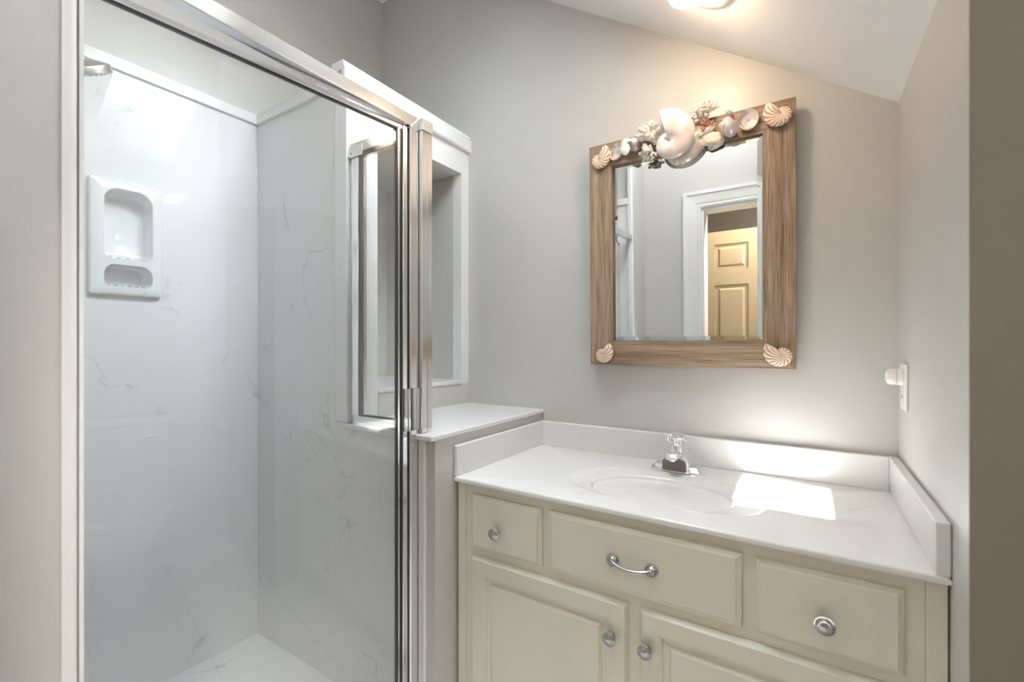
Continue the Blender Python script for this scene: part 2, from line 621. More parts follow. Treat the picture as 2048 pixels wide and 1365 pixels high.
# doorway casing, hall and hall door (seen in the mirror)
dc = thing('door_1', 'white moulded door casing reflected in the mirror', 'door casing', (0, 0, 0), kind='structure')
def casing_rail(bm, pts_in, pts_out):
    pass
bm = bmesh.new()
cw = .105
prof = [(0, 0), (0, .012), (.012, .016), (.02, .011), (.03, .014), (.06, .016), (.078, .018), (.085, .024), (cw, .024), (cw, 0)]
y0 = -.03
def ring_at(corner, dirx, dirz):
    return [(corner[0] + dirx * p[0], y0 + p[1], corner[1] + dirz * p[0]) for p in prof]
loft(bm, [ring_at((OX0, 0), -1, 0), ring_at((OX0, OZ), -1, 1), ring_at((OX1, OZ), 1, 1), ring_at((OX1, 0), 1, 0)])
obj('casing', bm, M['trim'], dc)
bm = bmesh.new()
box(bm, OX0, OX0 + .018, -.15, -.03, 0, OZ)
box(bm, OX1 - .018, OX1, -.15, -.03, 0, OZ)
box(bm, OX0 + .018, OX1 - .018, -.15, -.03, OZ - .018, OZ)
obj('jamb', bm, M['trim'], dc)

bm = bmesh.new()
struct('floor_hall', B(-1.3, 1.2, -1.75, -.15, -.1, 0), M['hall_floor'], 'tan hall floor beyond the doorway', 'floor')
struct('ceiling_hall', B(-1.3, 1.2, -1.75, -.15, 2.44, 2.54), M['ceiling'], 'hall ceiling beyond the doorway', 'ceiling')
struct('wall_hall_far', B(-1.3, 1.2, -1.85, -1.75, 0, 2.54), M['hall'], 'dark brown hall wall above the open door, in the mirror', 'wall')
struct('wall_hall_left', B(-1.4, -1.3, -1.85, -.15, 0, 2.54), M['hall'], 'brown hall wall on the mirror side', 'wall')
struct('wall_hall_right', B(1.2, 1.3, -1.85, -.15, 0, 2.54), M['hall'], 'brown hall wall on the alcove side', 'wall')

dl = thing('door_2', 'cream six-panel door reflected in the mirror', 'door', (-.695, -.66, 0), kind='structure')
def six_panel(x0, x1, z0, z1, yf, yb, par):
    bm = B(x0, x1, yb, yf - .006, z0, z1)
    w = (x1 - x0 - .11 * 2 - .1) / 2
    xs = [x0, x0 + .11, x0 + .11 + w, x0 + .21 + w, x1 - .11, x1]
    H = z1 - z0
    zs = [z0, z0 + .2, z0 + .2 + H * .29, z0 + .36 + H * .29, z0 + .36 + H * .60, z1 - .40, z1 - .12, z1]
    zs = [z0, .22, .76, .90, 1.49, 1.60, 1.79, z1]
    for i in (0, 2, 4):
        box(bm, xs[i], xs[i + 1], yf - .006, yf, z0, z1)
    for i in (1, 3):
        for k in (0, 2, 4, 6):
            box(bm, xs[i], xs[i + 1], yf - .006, yf, zs[k], zs[k + 1])
        for k in (1, 3, 5):
            rings_panel(bm, xs[i] + .004, xs[i + 1] - .004, zs[k] + .004, zs[k + 1] - .004, yf - .006, [(0, -.001), (.004, -.001), (.018, -.001), (.034, .005), (.04, .005)], 1)
    return obj('door_leaf', bm, M['door_cream'], par)
six_panel(-.695, .075, .01, 1.885, -.62, -.655, dl)
for z in (1.72, 1.08, .22):
    bm = bmesh.new()
    lathe(bm, [(.006, 0), (.006, .09)], (-.699, -.626, z - .045), seg=10)
    obj('hinge', bm, M['alu_matte'], dl)
bm = bmesh.new()
lathe(bm, [(.026, 0), (.026, .006), (.011, .01), (.011, .035), (.024, .042), (.028, .055), (.02, .068), (.004, .07)], (.01, -.62, .95), (0, 1, 0), 24)
obj('door_knob', bm, M['alu_matte'], dl, True)

hl = thing('added_hall_light', 'added fill light out of view in the hall, shaped as a round frosted fixture', 'fill light', (.10, -.42, 2.44))  # unseen light added in the hall to brighten the vanity front
bm = bmesh.new()
lathe(bm, [(.13, 0), (.13, -.03), (.12, -.032)], (.10, -.42, 2.44), (0, 0, 1), 40)
obj('fill_base', bm, M['alu_matte'], hl, True)
bm = bmesh.new()
lathe(bm, [(.118, -.033), (.112, -.06), (.09, -.085), (.05, -.102), (.005, -.108)], (.10, -.42, 2.44), (0, 0, 1), 40)
obj('fill_shade', bm, M['hall_fill'], hl, True)

# ------------------------------------------------------------------ shower recess
YE = .957
XN = -1.241
# niche column: painted core
bm = bmesh.new()
box(bm, XL, XN - .045, YE, 1.071, 0, 1.96)          # end slab behind the marble
box(bm, XN - .045, XN, 1.071, D, 0, .958)           # apron below the sill
box(bm, XL, XN - .045, 1.071, D, 0, .955)
box(bm, XL, -1.70, 1.071, D, .955, 1.96)            # back
box(bm, -1.70, XN - .045, 1.071, D, 1.855, 1.96)    # top
box(bm, -1.70, XN - .045, 1.5213, D, .955, 1.855)   # right reveal
box(bm, XL, XN, YE, D, 1.96, 2.0)
struct('wall_niche', bm, M['wall'], 'greige column with an open recess between shower and mirror wall', 'wall')
bm = bmesh.new()
box(bm, XN - .045, XN, YE, 1.071, .874, 1.96, .002, 1)
box(bm, XN - .045, XN, 1.071, 1.5213, 1.854, 1.96)
box(bm, XN - .045, XN, 1.5213, D, .958, 1.96)
struct('trim_1', bm, M['trim'], 'white boards framing the open recess', 'trim')
bm = bmesh.new()
cp = [(XN, 1.955), (XN + .012, 1.955), (XN + .016, 1.962), (XN + .016, 2.004), (XN + .010, 2.01), (XN + .010, 2.022), (XN + .004, 2.03), (XN - .05, 2.03), (XN - .05, 2.0), (XN, 2.0)]
prism(bm, [(x, .925, z) for x, z in cp], (0, D - .925, 0))
struct('trim_2', bm, M['trim'], 'white cap moulding along the top of the recess column', 'trim')
t3 = bmesh.new()
box(t3, XN - .058, XN + .004, YE - .016, 1.05, .8742, 1.952, .004, 2)
box(t3, XN - .058, XN - .0005, YE - .016, YE - .0005, .8585, .8742)
struct('trim_3', t3, M['trim'], 'white upright board where the fixed glass meets the recess', 'trim')

struct('wall_half', B(XN, -.875, YE, D, 0, .8585), M['wall'], 'low greige half wall beside the vanity', 'wall')
bm = B(-.93, -.9045, YE - .011, YE, .016, .858, .003, 2)
struct('trim_4', bm, M['trim'], 'narrow white strip on the front of the half wall', 'trim')

lg = B(XN, -.8656, .9327, D, .8587, .8736, .003, 2)
tag(obj('ledge_slab', lg, M['top_marble']), 'white marble ledge slab on top of the half wall', 'ledge')
sl = B(-1.70, XN + .004, 1.0715, 1.5208, .9585, .9746, .002, 1)
tag(obj('niche_sill', sl, M['top_marble']), 'white sill slab at the bottom of the open recess', 'sill')

# marble surround
pn = B(XL + .0005, XL + .008, .222, YE, .016, 1.967)
tag(obj('wall_shower_left', pn, M['marble']), kind='structure', label='large glossy pale marble panel on the left shower wall, behind soap dish', cat='wall panel')
pn = bmesh.new()
box(pn, XL + .008, XN - .058, YE - .008, YE, .016, 1.967)
box(pn, XN - .058, -.931, YE - .008, YE, .016, .858)
tag(obj('wall_shower_end', pn, M['marble']), kind='structure', label='grey marble panel on the end wall of the shower, below the ledge', cat='wall panel')
pn = B(XL + .008, -.958, .207, .215, .016, 1.967)
tag(obj('wall_shower_front', pn, M['marble']), kind='structure', label='marble panel on the near shower wall behind the shower head', cat='wall panel')
bm = bmesh.new()
box(bm, XL + .0005, XL + .018, .215, YE - .002, 1.967, 2.006, .003, 2)
struct('trim_5', bm, M['trim'], 'white trim strip above the left shower panel', 'trim')
bm = B(XL + .018, XN - .058, YE - .018, YE, 1.967, 2.006, .003, 2)
struct('trim_6', bm, M['trim'], 'white trim strip above the end shower panel', 'trim')
bm = B(XL + .018, -.955, .207, .225, 1.967, 2.006, .003, 2)
struct('trim_7', bm, M['trim'], 'white trim strip above the near shower panel', 'trim')

# shower pan
bm = bmesh.new()
box(bm, XL + .0005, -.905, .207, YE, 0, .0155)
box(bm, -1.0, -.905, .215, YE - .0085, .0155, .085, .006, 2)
pan = obj('shower_pan', bm, M['marble'])
tag(pan, 'white marble shower pan with raised kerb', 'shower pan')
bm = bmesh.new()
lathe(bm, [(.045, 0), (.045, .004), (.03, .005), (.02, .003)], (-1.38, .58, .0157), (0, 0, 1), 28)
obj('drain', bm, M['chrome'], pan, True)

# soap dish
sd = thing('soap_dish', 'white two-recess soap dish set in the left shower panel', 'soap dish', (XL + .008, .543, 1.28))
def rrect(y0, y1, z0, z1, r, n=7, rtop=None):
    pts = []
    rt = r if rtop is None else rtop
    for cy, cz, a0, rr in ((y1 - rt, z1 - rt, 0, rt), (y0 + rt, z1 - rt, 90, rt), (y0 + r, z0 + r, 180, r), (y1 - r, z0 + r, 270, r)):
        for k in range(n):
            a = math.radians(a0 + 90 * k / (n - 1))
            pts.append((cy + rr * math.cos(a), cz + rr * math.sin(a)))
    return pts
def dish_plate():
    bm = bmesh.new()
    xf = XL + .026
    xw = XL + .008
    Y0, Y1, Z0, Z1 = .452, .634, 1.277, 1.627
    outer_b = [(xw, y, z) for y, z in rrect(Y0, Y1, Z0, Z1, .010)]
    outer_f = [(xf - .004, y, z) for y, z in rrect(Y0 + .001, Y1 - .001, Z0 + .001, Z1 - .001, .010)]
    outer_t = [(xf, y, z) for y, z in rrect(Y0 + .006, Y1 - .006, Z0 + .006, Z1 - .006, .010)]
    loft(bm, [outer_b, outer_f, outer_t], caps=False)
    holes = [rrect(.486, .607, 1.388, 1.602, .018, 9, .038), rrect(.486, .607, 1.304, 1.371, .018, 9, .03)]
    # face between the rim and the two holes
    ov = [bm.verts.new(p) for p in outer_t]
    edges = []
    def ringedges(vs):
        for i in range(len(vs)):
            a, c = vs[i], vs[(i + 1) % len(vs)]
            e = bm.edges.get((a, c)) or bm.edges.new((a, c))
            edges.append(e)
    ringedges(ov)
    for h in holes:
        ringedges([bm.verts.new((xf, y, z)) for y, z in h])
    bmesh.ops.triangle_fill(bm, use_beauty=True, use_dissolve=False, edges=edges, normal=(1, 0, 0))
    for hi, h in enumerate(holes):
        cy = sum(p[0] for p in h) / len(h)
        cz = sum(p[1] for p in h) / len(h)
        rr = [[(xf, y, z) for y, z in h]]
        for k, (sc, dx) in enumerate(((.985, .003), (.965, .010), (.93, .035), (.88, .050), (.80, .056))):
            if hi == 1 and k == 4:
                pass
            rr.append([(xf - dx, cy + (y - cy) * sc, cz + (z - cz) * sc) for y, z in h])
        rs = loft(bm, rr, caps=False)
        bm.faces.new([bm.verts.new(p) for p in rr[-1]])
    bmesh.ops.remove_doubles(bm, verts=bm.verts[:], dist=1e-5)
    return bm
obj('dish_body', dish_plate(), M['soap'], sd, True, 50)
for (zz, nn) in ((1.391, 5), (1.307, 6)):
    bm = bmesh.new()
    for k in range(nn):
        y = .503 + k * (.088 / (nn - 1))
        tube(bm, [(XL + .0268, y, zz), (XL + .012, y, zz + .003), (XL - .015, y, zz + .004)], [.0032, .0038, .0032], 8)
    obj('drain_ridge', bm, M['soap'], sd, True)

# left panel must have a pocket for the dish: cut openings
def cut(target, y0, y1, z0, z1, x0, x1):
    cb = B(x0, x1, y0, y1, z0, z1)
    me = bpy.data.meshes.new('cutter')
    cb.to_mesh(me); cb.free()
    c = bpy.data.objects.new('cutter', me)
    COL.objects.link(c)
    md = target.modifiers.new('cut', 'BOOLEAN')
    md.object = c
    md.operation = 'DIFFERENCE'
    md.solver = 'EXACT'
    dg = bpy.context.evaluated_depsgraph_get()
    nm = bpy.data.meshes.new_from_object(target.evaluated_get(dg))
    target.modifiers.clear()
    target.data = nm
    bpy.data.objects.remove(c)
for o in list(COL.objects):
    if o.name in ('wall_left', 'wall_shower_left'):
        cut(o, .480, .612, 1.298, 1.610, XL - .06, XL + .02)

# shower head
sh = thing('showerhead', 'round metal shower head high at the left edge of the shower', 'shower head', (-1.40, .215, 1.83))
ax = Vector((-.33, .47, -.82)).normalized()
hc = Vector((-1.42, .350, 1.768))
bm = bmesh.new()
lathe(bm, [(.010, -.045), (.014, -.04), (.017, -.030), (.020, -.022), (.050, -.012), (.0565, -.009), (.0575, -.006), (.0575, .006), (.055, .009), (.052, .008), (.01, .008)], hc, ax, 48)
obj('head_plate', bm, M['alu_matte'], sh, True)
bm = bmesh.new()
for rr, nn in ((.014, 8), (.028, 14), (.043, 22)):
    u, v, w = basis(ax)
    for k in range(nn):
        a = 2 * PI * k / nn
        ball(bm, hc + u * rr * math.cos(a) + v * rr * math.sin(a) + w * .0095, .0026, 1)
obj('nozzles', bm, M['gasket_grey'], sh, True)
bm = bmesh.new()
p0 = Vector((-1.40, .215, 1.83)); p1 = hc - ax * .045
tube(bm, [p0, p0 + Vector((0, .03, 0)), p0 + Vector((0, .06, -.004)), p1 + Vector((0, -.012, .016)), p1], .0095, 14)
obj('shower_arm', bm, M['chrome'], sh, True)
bm = bmesh.new()
lathe(bm, [(.032, 0), (.03, .006), (.012, .01)], p0, (0, 1, 0), 28)
obj('flange', bm, M['chrome'], sh, True)

# ------------------------------------------------------------------ shower door
XD = -.93
ZH0, ZH1 = 1.737, 1.770
fr = thing('shower_door_frame', 'bright metal frame with mitred top corner around the shower door', 'door frame', (XD, .58, .086))
# header (mitred at the far end)
bm = bmesh.new()
prism(bm, [(XD, .228, ZH0), (XD, .919, ZH0), (XD, .949, ZH1), (XD, .228, ZH1)], (-.030, 0, 0))
bmesh.ops.bevel(bm, geom=[e for e in bm.edges if abs(e.verts[0].co.x - XD) < 1e-5 and abs(e.verts[1].co.x - XD) < 1e-5], offset=.0015, segments=1, affect='EDGES')
obj('header', bm, M['alu'], fr)
bm = bmesh.new()
prism(bm, [(XD, .919, .086), (XD, .949, .086), (XD, .949, ZH1), (XD, .919, ZH0)], (-.030, 0, 0))
bmesh.ops.bevel(bm, geom=[e for e in bm.edges if abs(e.verts[0].co.x - XD) < 1e-5 and abs(e.verts[1].co.x - XD) < 1e-5], offset=.0015, segments=1, affect='EDGES')
obj('strike_jamb', bm, M['alu'], fr)
bm = bmesh.new()
# rounded hinge jamb against the near wall
pts = []
for k in range(9):
    a = PI / 2 * k / 8
    pts.append((XD - .008 + .010 * math.cos(a), .216 + .011 * math.sin(a), .016))
pts = [(XD - .026, .207, .016), (XD + .002, .207, .016)] + pts + [(XD - .026, .227, .016)]
prism(bm, pts, (0, 0, 2.814))
struct('trim_8', bm, M['trim'], 'rounded white strip along the end of the near shower wall', 'trim')
bm = bmesh.new()
box(bm, XD - .026, XD, .2274, .2325, .086, ZH0)
obj('hinge_jamb', bm, M['trim'], fr)

# leaf, swung slightly inward at its near edge
TH = math.radians(6.0)
pv = Vector((XD - .006, .917, 0))
rot = Matrix.Translation(pv) @ Matrix.Rotation(-TH, 4, 'Z') @ Matrix.Translation(-pv)
lf = thing('shower_door', 'clear glass shower door standing slightly inward', 'shower door', (XD - .02, .917, .095))
LY0, LY1 = .245, .917
xi, xo = XD - .028, XD - .008
LZ1 = 1.7362
def leaf(name, bm, mat, sm=False, par=None):
    move(bm, rot)
    return obj(name, bm, mat, par or lf, sm)
bm = B(xo - .016, xo, .8985, LY1 - .003, .1, LZ1 - .002, .002, 2)
box(bm, xo - .012, xo - .003, .8845, .8890, .126, LZ1 - .014)
leaf('stile', bm, M['alu'])
bm = B(xo - .014, xo - .002, LY0 - .03, .898, LZ1 - .013, LZ1 - .001, .001, 1)
leaf('top_rail', bm, M['alu'])
bm = B(xo - .014, xo - .002, LY0 - .03, .898, .1, .125, .001, 1)
leaf('bottom_rail', bm, M['alu'])
bm = B(xo - .012, xo - .003, LY0 - .03, .8785, LZ1 - .0175, LZ1 - .013)
leaf('top_gasket', bm, M['gasket'])
for y0, y1 in ((.8795, .8845), (.8890, .8955)):
    bm = B(xo - .012, xo - .003, y0, y1, .126, LZ1 - .014)
    leaf('side_gasket', bm, M['gasket'])
bm = B(xo - .010, xo - .005, LY0 - .03, .8793, .1255, LZ1 - .0177)
leaf('glass_pane', bm, M['glass'])
bm = B(xo - .010, xo - .002, LY1 - .003, LY1 + .0015, .1, LZ1 - .002)
leaf('strike_gasket', bm, M['gasket'])
# finger pull with grooves
bm = bmesh.new()
gp = [(0, 0), (.006, 0), (.006, .004), (.004, .006), (.008, .008), (.008, .012), (.005, .014), (.010, .017), (.013, .020), (.013, .024), (.0, .024)]
prism(bm, [(xo + a, .8995 + c * .58, .886) for a, c in gp], (0, 0, .118))
leaf('door_pull', bm, M['chrome'])
bm = bmesh.new()
gp = [(0, 0), (.004, 0), (.006, .003), (.004, .006), (.007, .009), (.007, .013), (.003, .016), (.008, .019), (.010, .023), (.004, .026), (0, .026)]
prism(bm, [(XD + a, .9205 + c, .886) for a, c in gp], (0, 0, .118))
obj('strike_pull', bm, M['chrome'], fr)

# fixed return panel on the ledge
rp = thing('glass_panel', 'narrow fixed glass panel standing on the marble ledge', 'glass panel', (-1.08, .97, .8736))
bm = B(-.952, -.918, .951, .988, .8738, 1.7345, .0015, 1)
box(bm, -.922, -.9165, .973, .990, .8738, 1.7345)
obj('corner_post', bm, M['alu'], rp)
bm = B(XN + .005, -.914, .9495, .992, 1.7345, 1.768, .0015, 1)
obj('top_rail', bm, M['alu_matte'], rp)
bm = B(XN + .005, -.952, .956, .984, .8738, .899, .0015, 1)
obj('bottom_rail', bm, M['alu'], rp)
bm = B(XN + .005, -1.196, .953, .987, .8995, 1.734, .0015, 1)
obj('wall_channel', bm, M['alu'], rp)
bm = B(XN + .005, -1.17, .9465, .9495, 1.722, 1.757, .0012, 1)
br = obj('bracket', bm, M['alu'], rp)
bm = bmesh.new()
lathe(bm, [(.0045, 0), (.0045, .002), (.003, .0035), (.0005, .004)], (-1.226, .9464, 1.735), (0, -1, 0), 16)
obj('screw', bm, M['chrome'], br, True)
bm = bmesh.new()
box(bm, -1.196, -.952, .957, .964, 1.7255, 1.7343)
box(bm, -1.196, -.952, .957, .964, .8993, .905)
box(bm, -1.1955, -1.184, .957, .964, .905, 1.7255)
box(bm, -.963, -.9525, .957, .964, .905, 1.7255)
obj('gasket', bm, M['gasket_grey'], rp)
bm = B(-1.19, -.957, .966, .972, .9, 1.734)
obj('glass_pane', bm, M['glass'], rp)

# ------------------------------------------------------------------ vanity
YF = 1.052
VX0, VX1 = -.866, .1985
va = thing('vanity_cabinet', 'cream bathroom vanity cabinet below the white sink top', 'cabinet', (-.335, 1.3, 0))
bm = bmesh.new()
box(bm, -.838, -.56, YF, YF + .019, .09, .7245)
box(bm, -.115, .17, YF, YF + .019, .09, .7245)
box(bm, -.56, -.115, YF, YF + .019, .09, .56)
box(bm, -.56, -.115, YF, YF + .019, .69, .7245)
box(bm, -.56, -.115, YF + .004, YF + .010, .56, .69)
box(bm, -.838, -.82, YF + .019, D - .005, 0, .7245)
box(bm, .152, .17, YF + .019, D - .005, 0, .7245)
box(bm, -.82, .152, YF + .06, YF + .078, 0, .09)
box(bm, -.82, .152, YF + .019, D - .005, .09, .108)
box(bm, -.82, .152, D - .02, D - .005, .108, .7245)
obj('body', bm, M['cream'], va)
bm = B(VX0, -.8385, YF - .004, YF + .02, .0, .7245, .001, 1)
obj('filler_strip', bm, M['cream'], va)
bm = B(.1705, VX1, YF - .004, YF + .02, .0, .7245, .001, 1)
obj('filler_strip', bm, M['cream'], va)
def knob(x, z, par):
    bm = bmesh.new()
    o = (x, 1.037, z)
    ax = (0, -1, 0)
    lathe(bm, [(.010, 0), (.0095, .002), (.006, .004), (.0055, .011), (.008, .0125), (.0135, .0145), (.0165, .0165), (.0168, .018), (.0145, .0198), (.0142, .0192), (.0105, .0212), (.0102, .0205), (.0075, .0222), (.005, .0232), (.001, .0236)], o, ax, 36)
    u, v, w = basis(ax)
    for rr, nn, hh, br_ in ((.0158, 30, .0182, .00155), (.0088, 18, .0212, .0012)):
        for k in range(nn):
            a = 2 * PI * k / nn
            ball(bm, Vector(o) + u * rr * math.cos(a) + v * rr * math.sin(a) + w * hh, br_, 1)
    k_ = obj('knob', bm, M['nickel'], par, True)
    return k_
dprof = [(0, 0), (0, .006), (.003, .0085), (.0085, .0095), (.0095, .0146), (.0105, .015)]
dprof2 = [(0, 0), (0, .010), (.004, .0115), (.0075, .0125), (.011, .0148), (.013, .015)]
for (x0, x1) in ((-.814, -.583), (-.0892, .142)):
    bm = bmesh.new()
    rings_panel(bm, x0, x1, .547, .697, YF, dprof)
    d = obj('drawer_front', bm, M['cream'], va)
    knob(-.7198 if x0 < -.5 else .0258, .609, d)
bm = bmesh.new()
rings_panel(bm, -.5605, -.1143, .547, .699, YF, dprof2)
d = obj('drawer_front', bm, M['cream'], va)
# bow pull
pu = bmesh.new()
px0, px1, pz = -.387, -.296, .6175
pts = []
for k in range(17):
    s_ = k / 16
    x = px0 + (px1 - px0) * s_
    e = math.sin(PI * s_)
    pts.append((x, 1.037 - .008 - .016 * e ** .6, pz - .004 * e))
tube(pu, pts, [.0042 + .0022 * (1 - math.sin(PI * k / 16)) ** 2 for k in range(17)], 12)
for x in (px0, px1):
    o = (x, 1.037, pz)
    lathe(pu, [(.0155, 0), (.0155, .003), (.013, .0045), (.011, .004), (.009, .0065), (.0075, .0085), (.001, .009)], o, (0, -1, 0), 32)
    for k in range(20):
        a = 2 * PI * k / 20
        ball(pu, (x + .0122 * math.cos(a), 1.037 - .0045, pz + .0122 * math.sin(a)), .0014, 1)
obj('bow_pull', pu, M['nickel'], d, True)
doorp = [(0, 0), (0, .002), (.008, .0146), (.0095, .015), (.046, .015), (.0475, .0128), (.052, .0122), (.056, .006), (.063, .004), (.066, .004), (.0735, .0128), (.0755, .0132)]
for (x0, x1, kx) in ((-.814, -.3509, -.3904), (-.327, .142, -.3075)):
    bm = bmesh.new()
    rings_panel(bm, x0, x1, .115, .522, YF, doorp)
    d = obj('door', bm, M['cream'], va)
    knob(kx, .4387, d)

# vanity top with oval bowl
vt = thing('sink_counter', 'glossy white marble vanity top with oval sink bowl and splashes', 'sink top', (-.335, 1.3, .7252))
TX0, TX1, TY0, TY1, ZT, ZB = -.871, XR - .0005, 1.0325, D - .0005, .740, .7252
CX, CY = -.335, 1.24
angs = set(2 * PI * k / 144 for k in range(144))
for cx in (TX0, TX1):
    for cy in (TY0, TY1):
        angs.add(math.atan2(cy - CY, cx - CX) % (2 * PI))
angs = sorted(angs)
def rect_r(a, x0, x1, y0, y1):
    c, s = math.cos(a), math.sin(a)
    t = 1e9
    if c > 1e-9: t = min(t, (x1 - CX) / c)
    if c < -1e-9: t = min(t, (x0 - CX) / c)
    if s > 1e-9: t = min(t, (y1 - CY) / s)
    if s < -1e-9: t = min(t, (y0 - CY) / s)
    return t
def ell(a, ax_, bx, n=2.0, oy=0.0):
    c, s = math.cos(a), math.sin(a)
    b_ = bx + (oy if s > 0 else -oy * .0)
    return (abs(c / ax_) ** n + abs(s / b_) ** n) ** (-1 / n)
rings = []
BA, BB = .186, .127
for (k, dz) in ((.10, -.128), (.25, -.126), (.42, -.120), (.58, -.108), (.72, -.088), (.83, -.064), (.91, -.040), (.965, -.018), (.99, -.009), (1.005, -.006), (1.03, -.0048)):
    rings.append([(CX + k * ell(a, BA, BB) * math.cos(a), CY + k * ell(a, BA, BB) * math.sin(a), ZT + dz) for a in angs])
for (k, dz) in ((.965, -.0030), (.99, -.0014), (1.0, .0000), (1.012, .0002), (1.03, 0)):
    rings.append([(CX - .004 * 0 + k * ell(a, .252, .128, 2.5, .048) * math.cos(a), CY + k * ell(a, .252, .128, 2.5, .048) * math.sin(a), ZT + dz) for a in angs])
def rr(e, z):
    return [(CX + rect_r(a, TX0 + e, TX1 - e, TY0 + e, TY1 - e) * math.cos(a), CY + rect_r(a, TX0 + e, TX1 - e, TY0 + e, TY1 - e) * math.sin(a), z) for a in angs]
rings += [rr(.006, ZT), rr(.003, ZT - .0006), rr(.0008, ZT - .0025), rr(0, ZT - .005), rr(0, ZB + .003), rr(.003, ZB)]
bm = bmesh.new()
loft(bm, rings, caps=False)
bm.verts.ensure_lookup_table()
# underside of the slab and the drain floor of the bowl
n = len(angs)
bm.faces.new(bm.verts[0:n])
bm.faces.new(bm.verts[len(rings) * n - n:len(rings) * n])
obj('counter_bowl', bm, M['top_marble'], vt, True, 40)
bm = bmesh.new()
lathe(bm, [(.024, 0), (.024, .002), (.021, .0035), (.016, .003), (.015, .001), (.002, .0015)], (CX, CY, ZT - .1282), (0, 0, 1), 28)
obj('sink_drain', bm, M['chrome'], vt, True)
bm = B(-.861 + .0, XR - .021, D - .022, D - .001, ZT - .001, .8305, .003, 2)
obj('back_splash', bm, M['top_marble'], vt)
bm = B(-.8745, -.8605, 1.036, D - .001, ZT - .001, .8305, .003, 2)
obj('side_splash', bm, M['top_marble'], vt)
bm = B(XR - .0215, XR - .0008, 1.0335, D - .001, ZT - .001, .8305, .003, 2)
obj('side_splash', bm, M['top_marble'], vt)

# faucet
fx, fy, fz = -.338, 1.462, ZT
fa = thing('faucet', 'chrome single-handle faucet with clear knob behind the sink bowl', 'faucet', (fx, fy, fz))
bm = bmesh.new()
def rsec(hw, hd, z, cy=0, n=6, r=.012):
    return [(fx + a, fy + cy + c, z) for a, c in rrect(-hw, hw, -hd, hd, min(r, hw * .9, hd * .9), n)]
loft(bm, [rsec(.077, .027, fz + .0004, r=.010), rsec(.077, .027, fz + .0035, r=.010), rsec(.066, .0195, fz + .017, r=.007), rsec(.064, .018, fz + .018, r=.006)])
obj('base_plate', bm, M['chrome'], fa, True, 25)
bm = bmesh.new()
loft(bm, [rsec(.043, .034, fz + .003, -.010, r=.010), rsec(.041, .034, fz + .014, -.010, r=.010), rsec(.037, .033, fz + .030, -.010, r=.012), rsec(.030, .030, fz + .042, -.010, r=.012), rsec(.022, .024, fz + .051, -.009, r=.012), rsec(.0175, .018, fz + .054, -.008, r=.012)])
obj('body', bm, M['chrome'], fa, True, 30)
bm = bmesh.new()
def ysec(y, hw, z0, z1, r=.004, n=5):
    return [(fx + a, y, c) for a, c in rrect(-hw, hw, z0, z1, r, n)]
loft(bm, [ysec(fy - .012, .021, fz + .030, fz + .052), ysec(fy - .040, .0205, fz + .040, fz + .0575), ysec(fy - .060, .019, fz + .0455, fz + .0625), ysec(fy - .070, .018, fz + .0465, fz + .0630), ysec(fy - .078, .0165, fz + .0460, fz + .0535, .003)])
obj('spout', bm, M['chrome'], fa, True, 30)
bm = bmesh.new()
loft(bm, [[(fx + a, fy - .0435 - .0022 * k, fz + c) for a, c in rrect(-.0345 + .002 * k, .0345 - .002 * k, .006, .043 - .001 * k, .004, 6, .014)] for k in (0, 1)])
obj('painted_recess', bm, M['recess'], fa, True, 40)  # dark plate painted in for the shaded hollow and reflection under the spout
bm = bmesh.new()
lathe(bm, [(.009, 0), (.009, -.006), (.0075, -.007), (.002, -.006)], (fx, fy - .066, fz + .047), (0, 0, 1), 20)
obj('aerator', bm, M['chrome'], fa, True)
bm = bmesh.new()
lathe(bm, [(.0175, .0535), (.0178, .0565), (.0135, .0575), (.0105, .0580), (.0105, .0800), (.002, .0805)], (fx, fy - .008, fz), (0, 0, 1), 24)
obj('handle_stem', bm, M['chrome'], fa, True)
bm = bmesh.new()
lathe(bm, [(.0145, .0580), (.0152, .0595), (.0155, .078), (.0185, .0825), (.0240, .087), (.0268, .093), (.0268, .099), (.0245, .106), (.0185, .1125), (.0095, .1165), (.001, .1175)], (fx, fy - .008, fz), (0, 0, 1), 72, 14, .045)
obj('handle_knob', bm, M['acrylic'], fa, True)
bm = bmesh.new()
lathe(bm, [(.004, .082), (.0140, .098), (.0165, .0985), (.0165, .1005), (.001, .1015)], (fx, fy - .008, fz), (0, 0, 1), 32)
obj('knob_insert', bm, M['alu'], fa, True)

# ------------------------------------------------------------------ mirror with shells
MX0, MX1, MZ0, MZ1 = -.654, -.0285, 1.056, 1.828
IX0, IX1, IZ0, IZ1 = -.5715, -.1105, 1.137, 1.746
YB = D - .0035
YM = 1.532
TILT = Matrix.Translation((0, D - .004, MZ0)) @ Matrix.Rotation(math.radians(.95), 4, 'X') @ Matrix.Translation((0, -(D - .004), -MZ0))
TILT = Matrix.Translation((0, 0, 0)) @ TILT
mi = thing('wall_mirror', 'wood-framed wall mirror decorated with seashells and coral', 'mirror', (-.34, D, MZ0))
def mo(name, bm, mat, par=None, sm=False, ang=35):
    move(bm, TILT)
    return obj(name, bm, mat, par or mi, sm, ang)
YR = YM + .026   # back of the wooden rails
def rail(pts):
    bm = bmesh.new()
    prism(bm, [(x, YM, z) for x, z in pts], (0, YR - YM, 0))
    bmesh.ops.bevel(bm, geom=[e for e in bm.edges if abs(e.verts[0].co.y - YM) < 1e-6 and abs(e.verts[1].co.y - YM) < 1e-6], offset=.0008, segments=1, affect='EDGES')
    return bm
mo('frame_rail', rail([(MX0, MZ0), (IX0, IZ0), (IX0, IZ1), (MX0, MZ1)]), M['wood_v'])
mo('frame_rail', rail([(MX1, MZ0), (MX1, MZ1), (IX1, IZ1), (IX1, IZ0)]), M['wood_v'])
